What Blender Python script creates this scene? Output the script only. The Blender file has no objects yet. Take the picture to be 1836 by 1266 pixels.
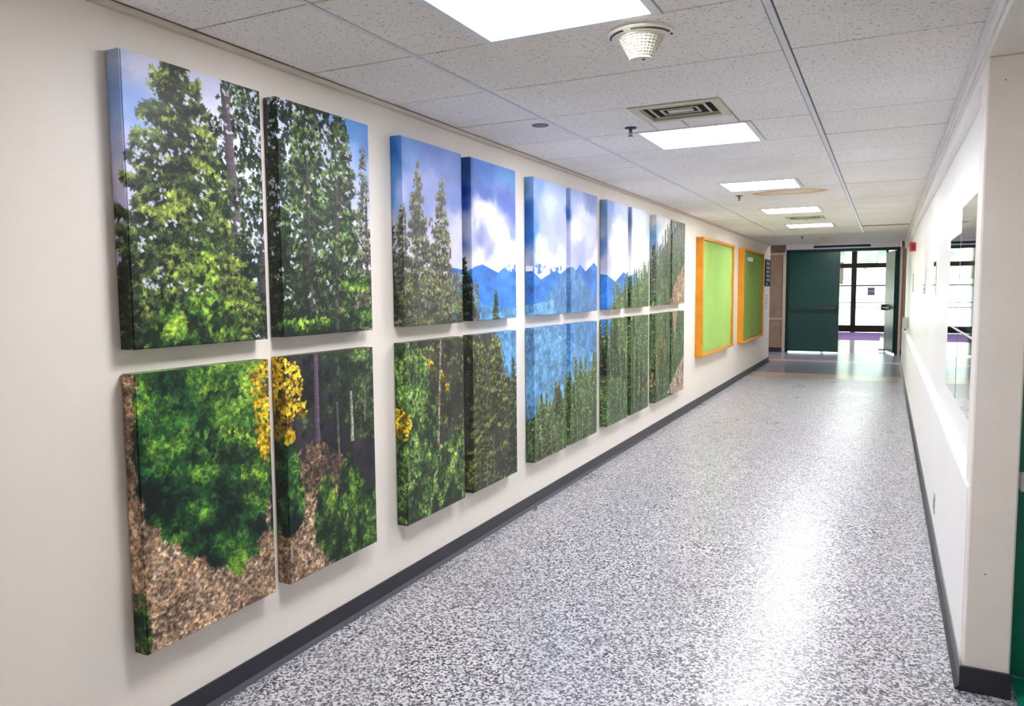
import bpy, bmesh, math, random
import numpy as np
from mathutils import Vector, Matrix
random.seed(4)
S = bpy.context.scene
COL = S.collection
# ---------- camera ----------
CAMZ = 1.5612
yaw, pit, rol = math.radians(26.4492), math.radians(4.7191), math.radians(-0.4783)
r0 = Vector((math.cos(yaw), math.sin(yaw), 0)); d0 = Vector((-math.sin(yaw), math.cos(yaw), 0)); zz = Vector((0, 0, 1))
fwd = d0*math.cos(pit)-zz*math.sin(pit); up = d0*math.sin(pit)+zz*math.cos(pit)
right = r0*math.cos(rol)+up*math.sin(rol); up2 = up*math.cos(rol)-r0*math.sin(rol)
cd = bpy.data.cameras.new('camera'); cam = bpy.data.objects.new('camera', cd); COL.objects.link(cam)
M = Matrix((right, up2, -fwd)).transposed().to_4x4(); M.translation = Vector((0, 0, CAMZ)); cam.matrix_world = M
cd.lens = 26.413; cd.sensor_width = 36; cd.clip_start = .02; cd.clip_end = 500
S.camera = cam
# ---------- sky, sun, exposure ----------
S.view_settings.view_transform = 'Standard'; S.view_settings.look = 'None'; S.view_settings.gamma = 1
S.view_settings.use_curve_mapping = False; S.view_settings.exposure = 2.12
S.cycles.max_bounces = 16; S.cycles.diffuse_bounces = 12; S.cycles.glossy_bounces = 6
W = bpy.data.worlds.new('sky'); S.world = W; W.use_nodes = True
nt = W.node_tree; bg = nt.nodes['Background']
sk = nt.nodes.new('ShaderNodeTexSky'); sk.sky_type = 'NISHITA'; sk.sun_disc = False; sk.sun_elevation = math.radians(42); sk.sun_rotation = math.radians(250)
sk.altitude = 100; sk.air_density = 1.2; sk.dust_density = 2.5
nt.links.new(sk.outputs[0], bg.inputs[0]); bg.inputs[1].default_value = .36
sl = bpy.data.lights.new('sun', 'SUN'); sl.energy = 4.2; sl.angle = .01; sl.color = (1, .97, .9)
sun = bpy.data.objects.new('sun', sl); COL.objects.link(sun); sun.rotation_euler = (math.radians(40), 0, math.radians(-75))
PANEL_STRENGTH = 10.0
# ---------- materials ----------
MATS = {}
def lin(c): return tuple(((v/255)/12.92 if v/255 <= .04045 else ((v/255+.055)/1.055)**2.4) for v in c)
def mat(name, rgb, rough=.5, metal=0., spec=.5, var=.06, vscale=6., bump=0., bscale=40., coat=0., emit=None, es=1.):
    if name in MATS: return MATS[name]
    m = bpy.data.materials.new(name); m.use_nodes = True; t = m.node_tree; b = t.nodes['Principled BSDF']
    b.inputs['Roughness'].default_value = rough; b.inputs['Metallic'].default_value = metal
    b.inputs['Specular IOR Level'].default_value = spec
    if coat: b.inputs['Coat Weight'].default_value = coat; b.inputs['Coat Roughness'].default_value = .08
    c = lin(rgb)
    tc = t.nodes.new('ShaderNodeTexCoord'); n = t.nodes.new('ShaderNodeTexNoise'); n.inputs['Scale'].default_value = vscale; n.inputs['Detail'].default_value = 5
    t.links.new(tc.outputs['Object'], n.inputs['Vector'])
    r = t.nodes.new('ShaderNodeValToRGB'); e = r.color_ramp.elements
    e[0].position = .3; e[1].position = .7
    e[0].color = tuple(v*(1-var) for v in c)+(1,); e[1].color = tuple(min(v*(1+var), 1) for v in c)+(1,)
    t.links.new(n.outputs['Fac'], r.inputs['Fac']); t.links.new(r.outputs['Color'], b.inputs['Base Color'])
    if bump:
        n2 = t.nodes.new('ShaderNodeTexNoise'); n2.inputs['Scale'].default_value = bscale; n2.inputs['Detail'].default_value = 4
        t.links.new(tc.outputs['Object'], n2.inputs['Vector'])
        bp = t.nodes.new('ShaderNodeBump'); bp.inputs['Strength'].default_value = bump; bp.inputs['Distance'].default_value = .002
        t.links.new(n2.outputs['Fac'], bp.inputs['Height']); t.links.new(bp.outputs['Normal'], b.inputs['Normal'])
    if emit: b.inputs['Emission Color'].default_value = lin(emit)+(1,); b.inputs['Emission Strength'].default_value = es
    MATS[name] = m; return m
def ramp(t, stops, interp='CONSTANT'):
    r = t.nodes.new('ShaderNodeValToRGB'); r.color_ramp.interpolation = interp; e = r.color_ramp.elements
    while len(e) < len(stops): e.new(.5)
    for el, (p, c) in zip(e, stops): el.position = p; el.color = lin(c)+(1,)
    return r
def terrazzo():
    m = bpy.data.materials.new('terrazzo'); m.use_nodes = True; t = m.node_tree; b = t.nodes['Principled BSDF']
    tc = t.nodes.new('ShaderNodeTexCoord')
    nz = t.nodes.new('ShaderNodeTexNoise'); nz.inputs['Scale'].default_value = 70; t.links.new(tc.outputs['Object'], nz.inputs['Vector'])
    mx = t.nodes.new('ShaderNodeMixRGB'); mx.blend_type = 'LINEAR_LIGHT'; mx.inputs[0].default_value = .003
    t.links.new(tc.outputs['Object'], mx.inputs[1]); t.links.new(nz.outputs['Color'], mx.inputs[2])
    v = t.nodes.new('ShaderNodeTexVoronoi'); v.inputs['Scale'].default_value = 120; t.links.new(mx.outputs[0], v.inputs['Vector'])
    s = t.nodes.new('ShaderNodeSeparateColor'); t.links.new(v.outputs['Color'], s.inputs[0])
    r = ramp(t, [(0, (20, 20, 26)), (.15, (62, 61, 70)), (.28, (116, 115, 124)), (.43, (166, 164, 170)), (.60, (214, 212, 216))])
    t.links.new(s.outputs[0], r.inputs['Fac'])
    v2 = t.nodes.new('ShaderNodeTexVoronoi'); v2.inputs['Scale'].default_value = 260; t.links.new(mx.outputs[0], v2.inputs['Vector'])
    s2 = t.nodes.new('ShaderNodeSeparateColor'); t.links.new(v2.outputs['Color'], s2.inputs[0])
    r2 = ramp(t, [(0, (60, 60, 70)), (.2, (140, 139, 148)), (.6, (198, 196, 204))]); t.links.new(s2.outputs[1], r2.inputs['Fac'])
    m2 = t.nodes.new('ShaderNodeMixRGB'); m2.inputs[0].default_value = .15; t.links.new(r.outputs[0], m2.inputs[1]); t.links.new(r2.outputs[0], m2.inputs[2])
    t.links.new(m2.outputs[0], b.inputs['Base Color'])
    n3 = t.nodes.new('ShaderNodeTexNoise'); n3.inputs['Scale'].default_value = 1.6; n3.inputs['Detail'].default_value = 5; t.links.new(tc.outputs['Object'], n3.inputs['Vector'])
    mr = t.nodes.new('ShaderNodeMapRange'); mr.inputs[3].default_value = .24; mr.inputs[4].default_value = .33; b.inputs['Specular IOR Level'].default_value = .55; t.links.new(n3.outputs['Fac'], mr.inputs[0]); t.links.new(mr.outputs[0], b.inputs['Roughness'])
    bp = t.nodes.new('ShaderNodeBump'); bp.inputs['Strength'].default_value = .02; bp.inputs['Distance'].default_value = .01; t.links.new(n3.outputs['Fac'], bp.inputs['Height']); t.links.new(bp.outputs['Normal'], b.inputs['Normal'])
    return m
def tile_mat(name, stain=False):
    m = bpy.data.materials.new(name); m.use_nodes = True; t = m.node_tree; b = t.nodes['Principled BSDF']; b.inputs['Roughness'].default_value = .9
    tc = t.nodes.new('ShaderNodeTexCoord'); gm = t.nodes.new('ShaderNodeNewGeometry')
    n = t.nodes.new('ShaderNodeTexNoise'); n.inputs['Scale'].default_value = 85; n.inputs['Detail'].default_value = 2; t.links.new(gm.outputs['Position'], n.inputs['Vector'])
    r = ramp(t, [(0, (134, 128, 124)), (.32, (190, 185, 180)), (.40, (244, 241, 237))], 'LINEAR'); t.links.new(n.outputs['Fac'], r.inputs['Fac'])
    n2 = t.nodes.new('ShaderNodeTexNoise'); n2.inputs['Scale'].default_value = 1.1; n2.inputs['Detail'].default_value = 3; t.links.new(gm.outputs['Position'], n2.inputs['Vector'])
    r2 = ramp(t, [(.3, (244, 240, 236)), (.7, (255, 255, 255))], 'LINEAR'); t.links.new(n2.outputs['Fac'], r2.inputs['Fac'])
    mu = t.nodes.new('ShaderNodeMixRGB'); mu.blend_type = 'MULTIPLY'; mu.inputs[0].default_value = 1; t.links.new(r.outputs[0], mu.inputs[1]); t.links.new(r2.outputs[0], mu.inputs[2])
    out = mu.outputs[0]
    if stain:
        mp = t.nodes.new('ShaderNodeMapping'); mp.inputs['Location'].default_value = (.87, -7.78, 0); t.links.new(gm.outputs['Position'], mp.inputs['Vector'])
        sp = t.nodes.new('ShaderNodeVectorMath'); sp.operation = 'MULTIPLY'; sp.inputs[1].default_value = (2.7, 4.6, 0); t.links.new(mp.outputs[0], sp.inputs[0])
        ln = t.nodes.new('ShaderNodeVectorMath'); ln.operation = 'LENGTH'; t.links.new(sp.outputs[0], ln.inputs[0])
        n3 = t.nodes.new('ShaderNodeTexNoise'); n3.inputs['Scale'].default_value = 4; t.links.new(gm.outputs['Position'], n3.inputs['Vector'])
        ad = t.nodes.new('ShaderNodeMath'); ad.operation = 'ADD'; t.links.new(ln.outputs['Value'], ad.inputs[0])
        ms = t.nodes.new('ShaderNodeMath'); ms.operation = 'MULTIPLY_ADD'; ms.inputs[1].default_value = .5; ms.inputs[2].default_value = -.25; t.links.new(n3.outputs['Fac'], ms.inputs[0]); t.links.new(ms.outputs[0], ad.inputs[1])
        rr = ramp(t, [(0, (248, 240, 228)), (.60, (246, 230, 205)), (.86, (226, 188, 138)), (.97, (255, 255, 255)), (1, (255, 255, 255))], 'LINEAR'); t.links.new(ad.outputs[0], rr.inputs['Fac'])
        m3 = t.nodes.new('ShaderNodeMixRGB'); m3.blend_type = 'MULTIPLY'; m3.inputs[0].default_value = 1; t.links.new(out, m3.inputs[1]); t.links.new(rr.outputs[0], m3.inputs[2]); out = m3.outputs[0]
    t.links.new(out, b.inputs['Base Color'])
    bp = t.nodes.new('ShaderNodeBump'); bp.inputs['Strength'].default_value = .5; bp.inputs['Distance'].default_value = .002; t.links.new(n.outputs['Fac'], bp.inputs['Height']); t.links.new(bp.outputs['Normal'], b.inputs['Normal'])
    return m
def pane_mat():
    m = bpy.data.materials.new('window_glass'); m.use_nodes = True; t = m.node_tree; t.nodes.remove(t.nodes['Principled BSDF'])
    o = t.nodes['Material Output']; tr = t.nodes.new('ShaderNodeBsdfTransparent'); gl = t.nodes.new('ShaderNodeBsdfGlossy'); gl.inputs['Roughness'].default_value = .01
    tr.inputs[0].default_value = (.96, .97, .97, 1)
    fr = t.nodes.new('ShaderNodeFresnel'); fr.inputs[0].default_value = 1.45; mi = t.nodes.new('ShaderNodeMixShader')
    t.links.new(fr.outputs[0], mi.inputs[0]); t.links.new(tr.outputs[0], mi.inputs[1]); t.links.new(gl.outputs[0], mi.inputs[2]); t.links.new(mi.outputs[0], o.inputs[0])
    return m
def foliage_mat(name, dark, light, scale=8):
    m = bpy.data.materials.new(name); m.use_nodes = True; t = m.node_tree; b = t.nodes['Principled BSDF']; b.inputs['Roughness'].default_value = .8
    tc = t.nodes.new('ShaderNodeTexCoord'); n = t.nodes.new('ShaderNodeTexNoise'); n.inputs['Scale'].default_value = scale; n.inputs['Detail'].default_value = 8
    t.links.new(tc.outputs['Object'], n.inputs['Vector']); r = ramp(t, [(.35, dark), (.65, light)], 'LINEAR'); t.links.new(n.outputs['Fac'], r.inputs['Fac']); t.links.new(r.outputs[0], b.inputs['Base Color'])
    return m
WALL = mat('cream_wall_paint', (228, 221, 211), .55, var=.02, vscale=1.5, bump=.25, bscale=55)
WALLR = mat('white_satin_wall_paint', (244, 241, 237), .38, var=.02, vscale=1.2, bump=.12, bscale=40)
PILM = mat('pilaster_paint', (234, 227, 219), .5, var=.035, vscale=5, bump=.3, bscale=60)
def speckle(m):
    t = m.node_tree; b = t.nodes['Principled BSDF']; src = b.inputs['Base Color'].links[0].from_socket
    g = t.nodes.new('ShaderNodeNewGeometry'); v = t.nodes.new('ShaderNodeTexVoronoi'); v.inputs['Scale'].default_value = 16; t.links.new(g.outputs['Position'], v.inputs['Vector'])
    se = t.nodes.new('ShaderNodeSeparateColor'); t.links.new(v.outputs['Color'], se.inputs[0])
    a = t.nodes.new('ShaderNodeMath'); a.operation = 'LESS_THAN'; t.links.new(v.outputs['Distance'], a.inputs[0]); a.inputs[1].default_value = .055
    c = t.nodes.new('ShaderNodeMath'); c.operation = 'GREATER_THAN'; t.links.new(se.outputs[0], c.inputs[0]); c.inputs[1].default_value = .72
    d = t.nodes.new('ShaderNodeMath'); d.operation = 'MULTIPLY'; t.links.new(a.outputs[0], d.inputs[0]); t.links.new(c.outputs[0], d.inputs[1])
    mx = t.nodes.new('ShaderNodeMixRGB'); mx.inputs[2].default_value = (.18, .14, .12, 1); t.links.new(d.outputs[0], mx.inputs[0]); t.links.new(src, mx.inputs[1]); t.links.new(mx.outputs[0], b.inputs['Base Color'])
speckle(PILM)
BEIGE = mat('beige_trim_paint', (205, 195, 178), .45, var=.04)
SOFF = mat('soffit_paint', (222, 220, 219), .7, var=.03)
DARK = mat('plenum_dark', (30, 28, 26), .9)
BLACKV = mat('black_cove_base', (34, 35, 46), .38, var=.12, vscale=4, bump=.2, bscale=30)
TERR = terrazzo()
BAND = mat('beige_floor_band', (200, 174, 154), .22, var=.08, vscale=60)
BLUEF = mat('blue_grey_floor', (142, 146, 164), .2, var=.10, vscale=90)
TILE = tile_mat('acoustic_tile'); TILES = tile_mat('stained_acoustic_tile', True)
WHITEP = mat('white_metal', (228, 228, 230), .4, var=.02)
RUN = mat('runner_white', (222, 224, 228), .35, var=.02)
OFFW = mat('off_white_plastic', (232, 228, 212), .35, var=.03)
DGREY = mat('dark_grey_metal', (70, 70, 74), .4, .3)
GREEND = mat('dark_green_door_paint', (10, 62, 56), .33, var=.10, vscale=3)
GREENL = mat('emerald_paint', (0, 116, 96), .4, var=.06)
GREENF = mat('green_frame_paint', (4, 44, 40), .6, spec=.25)
BRONZE = mat('dark_bronze_metal', (44, 26, 24), .4, .2)
BRASS = mat('bronze_bar', (62, 66, 46), .4, .4)
BROWN = mat('brown_glazed_tile', (142, 117, 99), .42, var=.14, vscale=5)
BROWND = mat('dark_brown_tile', (112, 90, 72), .42, var=.2, vscale=5)
TANT = mat('tan_stone_trim', (190, 170, 148), .5, var=.06)
ORANGE = mat('orange_stained_wood', (212, 138, 10), .42, var=.12, vscale=9, bump=.2, bscale=60)
LIME = mat('lime_paper', (206, 240, 142), .75, var=.03, vscale=3)
GREENP = mat('green_paper', (174, 210, 108), .75, var=.04, vscale=3)
PURPLE = mat('purple_mat', (150, 104, 166), .9, var=.12, vscale=20)
RED = mat('red_plastic', (190, 20, 26), .35)
PAPER = mat('white_paper', (238, 238, 236), .7, var=.01)
INK = mat('violet_ink', (84, 84, 150), .7, var=.15)
BLACK = mat('black_plastic', (22, 22, 26), .4)
MIRR = mat('polished_panel', (205, 210, 212), .035, 1., var=.02)
GLASS = pane_mat()
EMIT = mat('light_diffuser', (255, 255, 255), .5, var=0, emit=(250, 250, 255), es=PANEL_STRENGTH)
# ---------- mesh helpers ----------
def bx(bm, x0, x1, y0, y1, z0, z1, bev=0.):
    vs = [bm.verts.new((x, y, z)) for x in (x0, x1) for y in (y0, y1) for z in (z0, z1)]
    fs = []
    for q in ((0, 1, 3, 2), (4, 6, 7, 5), (0, 4, 5, 1), (2, 3, 7, 6), (0, 2, 6, 4), (1, 5, 7, 3)):
        fs.append(bm.faces.new([vs[i] for i in q]))
    if bev:
        es = list({e for f in fs for e in f.edges})
        bmesh.ops.bevel(bm, geom=es, offset=bev, segments=1, affect='EDGES')
    return bm
def lathe(bm, cx, cy, prof, n=32):
    rings = []
    for r, z in prof:
        rings.append([bm.verts.new((cx+r*math.cos(2*math.pi*i/n), cy+r*math.sin(2*math.pi*i/n), z)) for i in range(n)])
    for a, b in zip(rings, rings[1:]):
        for i in range(n):
            j = (i+1) % n; bm.faces.new((a[i], a[j], b[j], b[i]))
    bm.faces.new(rings[0][::-1]); bm.faces.new(rings[-1])
    return bm
def cyl(bm, p0, p1, r, n=14):
    p0 = Vector(p0); p1 = Vector(p1); d = (p1-p0).normalized(); a = d.orthogonal().normalized(); b = d.cross(a)
    A = [bm.verts.new(p0+(a*math.cos(2*math.pi*i/n)+b*math.sin(2*math.pi*i/n))*r) for i in range(n)]
    B = [bm.verts.new(p1+(a*math.cos(2*math.pi*i/n)+b*math.sin(2*math.pi*i/n))*r) for i in range(n)]
    for i in range(n):
        j = (i+1) % n; bm.faces.new((A[i], A[j], B[j], B[i]))
    bm.faces.new(A[::-1]); bm.faces.new(B); return bm
def obj(name, bm, m, parent=None, smooth=False, loc=None):
    me = bpy.data.meshes.new(name); bmesh.ops.recalc_face_normals(bm, faces=bm.faces[:])
    if loc is not None: bmesh.ops.translate(bm, verts=bm.verts[:], vec=(-loc[0], -loc[1], -loc[2]))
    bm.to_mesh(me); bm.free(); me.materials.append(m)
    if smooth:
        for p in me.polygons: p.use_smooth = True
        me.set_sharp_from_angle(angle=math.radians(35))
    o = bpy.data.objects.new(name, me); COL.objects.link(o)
    if loc is not None: o.location = loc
    if parent is not None:
        o.parent = parent
        o.matrix_parent_inverse = parent_matrix(parent).inverted()
    return o
def parent_matrix(p):
    m_ = Matrix.LocRotScale(p.location, p.rotation_euler, p.scale)
    return parent_matrix(p.parent)@p.matrix_parent_inverse@m_ if p.parent else m_
def box(name, m, dims, parent=None, bev=0., loc=None):
    return obj(name, bx(bmesh.new(), *dims, bev), m, parent, loc=loc)
def struct(o): o['kind'] = 'structure'; return o
def tag(o, label, cat, group=None):
    o['label'] = label; o['category'] = cat
    if group: o['group'] = group
    return o
def thing(name, label, cat, loc, group=None):
    o = bpy.data.objects.new(name, None); COL.objects.link(o); o.location = loc; o.empty_display_size = .1
    return tag(o, label, cat, group)
def share(name, me, parent, loc, m=None):
    o = bpy.data.objects.new(name, me); COL.objects.link(o); o.location = loc
    if parent is not None: o.parent = parent; o.matrix_parent_inverse = parent_matrix(parent).inverted()
    return o
# ---------- dimensions ----------
XL, XR, XU = -2.249, .302, .345       # left wall face, right wall lower face, right wall recessed upper face
ZC, YB, YEND, YE = 2.491, -4.2, 17.0, 19.6
YF = 29.3                             # lobby shopfront
SKY = [  # sky colours; darker picks at the canvas wraps carry painted side shading
  (1.651, 2.305, (172, 186, 216)),
  (1.721, 2.297, (195, 200, 228)),
  (1.657, 2.16, (140, 172, 232)),
  (1.666, 2.039, (190, 200, 238)),
  (1.65, 1.931, (212, 212, 235)),
  (1.642, 1.789, (190, 190, 225)),
  (1.907, 2.288, (205, 210, 235)),
  (2.034, 2.12, (225, 225, 245)),
  (2.069, 1.78, (200, 205, 225)),
  (2.381, 2.18, (215, 220, 245)),
  (2.657, 2.204, (200, 205, 240)),
  (2.819, 2.355, (85, 145, 215)),
  (2.864, 2.264, (80, 135, 210)),
  (2.872, 2.138, (150, 180, 235)),
  (2.766, 2.049, (190, 200, 238)),
  (2.799, 1.877, (220, 220, 235)),
  (3.083, 2.275, (30, 100, 175)),
  (3.076, 2.087, (70, 130, 190)),
  (3.07, 1.898, (160, 170, 190)),
  (3.218, 2.297, (105, 150, 220)),
  (3.48, 2.312, (100, 130, 210)),
  (3.365, 2.122, (150, 165, 225)),
  (3.161, 2.07, (170, 185, 235)),
  (3.651, 2.248, (110, 140, 215)),
  (3.647, 2.095, (130, 150, 220)),
  (3.524, 1.932, (205, 205, 230)),
  (3.701, 1.883, (215, 215, 235)),
  (3.576, 1.723, (220, 215, 235)),
  (3.298, 1.686, (215, 210, 230)),
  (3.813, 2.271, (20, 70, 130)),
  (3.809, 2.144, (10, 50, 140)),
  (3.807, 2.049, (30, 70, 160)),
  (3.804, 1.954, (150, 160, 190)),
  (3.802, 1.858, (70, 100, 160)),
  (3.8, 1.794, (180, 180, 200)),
  (4.042, 2.303, (85, 130, 215)),
  (4.38, 2.316, (105, 160, 225)),
  (4.038, 2.138, (80, 110, 200)),
  (4.336, 2.1, (90, 115, 200)),
  (4.397, 1.945, (130, 145, 215)),
  (3.951, 1.971, (238, 238, 246)),
  (4.107, 2.017, (238, 238, 246)),
  (4.254, 1.918, (246, 246, 250)),
  (3.962, 1.867, (140, 150, 205)),
  (4.102, 1.8, (160, 165, 218)),
  (3.96, 1.774, (242, 242, 248)),
  (4.41, 1.785, (242, 242, 248)),
  (4.212, 1.725, (242, 242, 248)),
  (4.657, 2.279, (70, 130, 185)),
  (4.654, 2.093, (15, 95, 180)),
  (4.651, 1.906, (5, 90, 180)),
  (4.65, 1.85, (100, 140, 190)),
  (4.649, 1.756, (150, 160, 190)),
  (4.765, 2.292, (140, 175, 235)),
  (5.003, 2.203, (195, 212, 242)),
  (4.952, 2.041, (160, 172, 235)),
  (5.209, 2.061, (165, 175, 235)),
  (5.051, 1.929, (172, 182, 235)),
  (4.853, 1.82, (232, 232, 246)),
  (5.153, 1.771, (225, 222, 240)),
  (5.21, 2.306, (170, 190, 235)),
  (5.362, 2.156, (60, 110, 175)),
  (5.547, 2.301, (165, 185, 230)),
  (5.857, 2.29, (120, 140, 205)),
  (5.73, 2.145, (218, 223, 243)),
  (5.546, 2.043, (228, 228, 244)),
  (5.858, 2.02, (205, 210, 240)),
  (5.606, 1.873, (170, 176, 225)),
  (5.91, 1.895, (190, 192, 230)),
  (5.924, 1.817, (242, 240, 246)),
  (6.127, 2.271, (95, 135, 170)),
  (6.128, 2.131, (125, 150, 190)),
  (6.128, 2.037, (150, 165, 195)),
  (6.129, 1.952, (70, 110, 170)),
  (6.129, 1.848, (185, 185, 205)),
  (6.344, 2.292, (140, 165, 220)),
  (6.575, 2.264, (190, 205, 240)),
  (6.577, 2.065, (235, 240, 250)),
  (6.422, 1.908, (246, 246, 250)),
  (6.66, 1.766, (240, 238, 248)),
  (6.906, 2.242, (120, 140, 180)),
  (7.172, 2.291, (205, 215, 245)),
  (7.268, 2.163, (195, 206, 238)),
  (7.271, 2.0, (225, 230, 248)),
  (7.276, 1.781, (238, 238, 248)),
  (7.681, 2.277, (190, 190, 185)),
  (7.684, 2.163, (90, 140, 185)),
  (7.687, 2.049, (110, 150, 190)),
  (7.69, 1.963, (170, 190, 215)),
  (7.982, 2.301, (215, 218, 225)),
  (8.212, 2.229, (225, 228, 235)),
  (7.99, 2.036, (205, 215, 238)),
  (8.625, 2.321, (205, 210, 210)),
]
POLY = {
  'hills_back': [(3.268, 1.571), (3.349, 1.62), (3.517, 1.673), (3.647, 1.694), (3.823, 1.679), (3.903, 1.707), (3.993, 1.722), (4.1, 1.698), (4.196, 1.676), (4.289, 1.713), (4.45, 1.728), (4.622, 1.732), (4.711, 1.708), (4.85, 1.641), (4.978, 1.674), (5.1, 1.704), (5.206, 1.686), (5.326, 1.726), (5.451, 1.746), (5.522, 1.717), (5.606, 1.767), (5.729, 1.713), (5.924, 1.79), (6.074, 1.719), (6.245, 1.694), (6.471, 1.637), (6.71, 1.726), (6.879, 1.687), (7.091, 1.728), (7.241, 1.643), (7.438, 1.447), (7.466, 0.185), (3.001, 0.295)],
  'snow1': [(4.289, 1.706), (4.369, 1.736), (4.459, 1.732), (4.544, 1.753), (4.622, 1.74), (4.739, 1.728), (4.804, 1.753), (4.89, 1.736), (4.998, 1.746), (5.111, 1.729), (5.217, 1.744), (5.315, 1.73), (5.206, 1.686), (5.1, 1.704), (4.978, 1.674), (4.85, 1.641), (4.711, 1.697), (4.534, 1.693), (4.368, 1.683)],
  'hill_mid': [(4.707, 1.414), (5.047, 1.558), (5.315, 1.721), (5.451, 1.746), (5.667, 1.654), (5.858, 1.564), (6.019, 1.493), (6.203, 1.37), (6.209, 0.391), (4.556, 0.352), (4.572, 1.361)],
  'hill_low': [(3.818, 1.504), (4.022, 1.474), (4.283, 1.451), (4.487, 1.45), (4.754, 1.47), (5.047, 1.505), (5.149, 1.235), (6.063, 0.993), (6.065, 0.268), (4.468, 0.333), (3.787, 0.318)],
  'green_slope': [(4.604, 0.614), (4.743, 0.689), (4.988, 0.714), (5.309, 0.754), (5.603, 0.806), (5.859, 0.88), (6.021, 0.997), (6.104, 1.134), (6.337, 1.169), (6.396, 1.439), (6.583, 1.501), (6.779, 1.582), (7.057, 1.604), (7.316, 1.671), (7.591, 1.788), (7.992, 1.964), (8.334, 2.133), (8.652, 2.291), (8.993, 2.395), (9.392, 2.427), (9.504, 0.14), (6.065, 0.268), (4.555, 0.314)],
  'rock1': [(8.433, 1.4), (8.502, 1.557), (8.777, 1.752), (9.127, 1.892), (9.207, 1.386)],
  'rock2': [(8.508, 1.399), (8.714, 1.362), (8.651, 0.975), (8.568, 1.141)],
  'rock3': [(8.297, 0.399), (8.539, 0.531), (9.119, 0.81), (9.258, 0.278)],
  'rock4': [(7.496, 0.616), (7.618, 0.678), (7.742, 0.766), (7.812, 0.55), (7.561, 0.451)],
  'ground1': [(1.548, 1.33), (1.673, 1.355), (1.748, 1.234), (2.189, 0.733), (3.012, 0.576), (3.0, 0.267), (2.167, 0.283), (1.541, 0.346)],
  'dark_forest': [(2.236, 1.397), (3.041, 1.38), (3.01, 0.52), (2.453, 0.811), (2.32, 0.863), (2.211, 0.886)],
  'dark_forest3': [(2.995, 1.382), (3.848, 1.373), (3.82, 0.293), (2.957, 0.365)],
  'dark_forest4': [(3.801, 1.343), (4.091, 1.328), (4.273, 0.924), (4.491, 0.671), (4.484, 0.291), (3.774, 0.322)],
  'brush2': [(2.319, 0.84), (2.406, 0.928), (2.511, 0.921), (2.676, 0.814), (2.748, 0.588), (2.584, 0.478), (2.437, 0.448), (2.308, 0.608)],
  'straw': [(1.521, 0.852), (1.7, 0.744), (2.031, 0.459), (2.213, 0.589), (2.579, 0.351), (2.654, 0.286), (2.166, 0.26), (1.541, 0.346)],
  'big_fir': [(1.647, 1.338), (1.754, 1.348), (2.101, 1.319), (2.132, 1.263), (2.157, 1.184), (2.195, 1.113), (2.174, 1.05), (2.212, 0.954), (2.188, 0.846), (2.208, 0.762), (2.169, 0.704), (2.178, 0.634), (2.118, 0.607), (2.126, 0.548), (2.063, 0.546), (2.033, 0.5), (1.965, 0.562), (1.916, 0.565), (1.881, 0.627), (1.809, 0.646), (1.777, 0.711), (1.716, 0.723), (1.694, 0.794), (1.643, 0.818), (1.651, 0.882), (1.616, 0.919), (1.632, 0.98), (1.602, 1.033), (1.624, 1.075), (1.607, 1.133), (1.642, 1.164), (1.621, 1.228), (1.654, 1.246), (1.637, 1.299)],
  'yellow1': [(2.121, 1.27), (2.186, 1.295), (2.277, 1.305), (2.372, 1.274), (2.418, 1.199), (2.398, 1.131), (2.447, 1.077), (2.411, 1.035), (2.345, 1.056), (2.357, 0.949), (2.323, 0.932), (2.231, 0.973), (2.19, 0.89), (2.147, 0.966), (2.135, 1.143)],
  'fir_mid': [(2.243, 0.97), (2.311, 1.004), (2.356, 0.926), (2.374, 0.804), (2.4, 0.714), (2.392, 0.608), (2.339, 0.563), (2.28, 0.55), (2.208, 0.614), (2.224, 0.951)],
  'small_fir1': [(2.491, 0.704), (2.529, 0.764), (2.565, 0.736), (2.613, 0.623), (2.642, 0.46), (2.618, 0.351), (2.543, 0.389), (2.467, 0.488), (2.465, 0.612)],
  'small_fir2': [(2.623, 0.671), (2.677, 0.826), (2.706, 0.859), (2.731, 0.789), (2.786, 0.712), (2.833, 0.607), (2.878, 0.658), (2.964, 0.532), (2.954, 0.282), (2.596, 0.294), (2.573, 0.481)],
  'shrub_low1': [(1.683, 1.428), (1.729, 1.481), (1.764, 1.527), (1.808, 1.517), (1.863, 1.437), (1.871, 1.368), (1.674, 1.369)],
  'shrub_low2': [(1.842, 1.497), (1.939, 1.752), (1.959, 1.754), (1.992, 1.553), (2.082, 1.49), (2.105, 1.404), (2.076, 1.368), (1.847, 1.364)],
  'shrub2': [(2.284, 1.45), (2.413, 1.462), (2.517, 1.463), (2.626, 1.449), (2.623, 1.4), (2.478, 1.384), (2.281, 1.388)],
  'shrub3': [(2.723, 1.471), (2.804, 1.489), (2.937, 1.497), (2.934, 1.425), (2.822, 1.403), (2.733, 1.433)],
  'shrub4': [(2.689, 1.609), (2.79, 1.636), (2.942, 1.624), (2.94, 1.571), (2.787, 1.572), (2.688, 1.584)],
  'tall_green3': [(3.039, 1.311), (3.159, 1.317), (3.259, 1.282), (3.363, 1.215), (3.386, 1.093), (3.438, 0.966), (3.491, 0.834), (3.43, 0.721), (3.734, 0.762), (3.793, 0.552), (3.8, 0.315), (3.005, 0.38)],
  'yellow3': [(3.029, 1.035), (3.098, 0.989), (3.195, 0.926), (3.218, 0.85), (3.166, 0.801), (3.021, 0.827)],
  'olive4': [(4.203, 1.288), (4.277, 1.14), (4.354, 0.951), (4.46, 0.827), (4.451, 0.337), (3.821, 0.343), (3.845, 1.275)],
}
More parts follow.
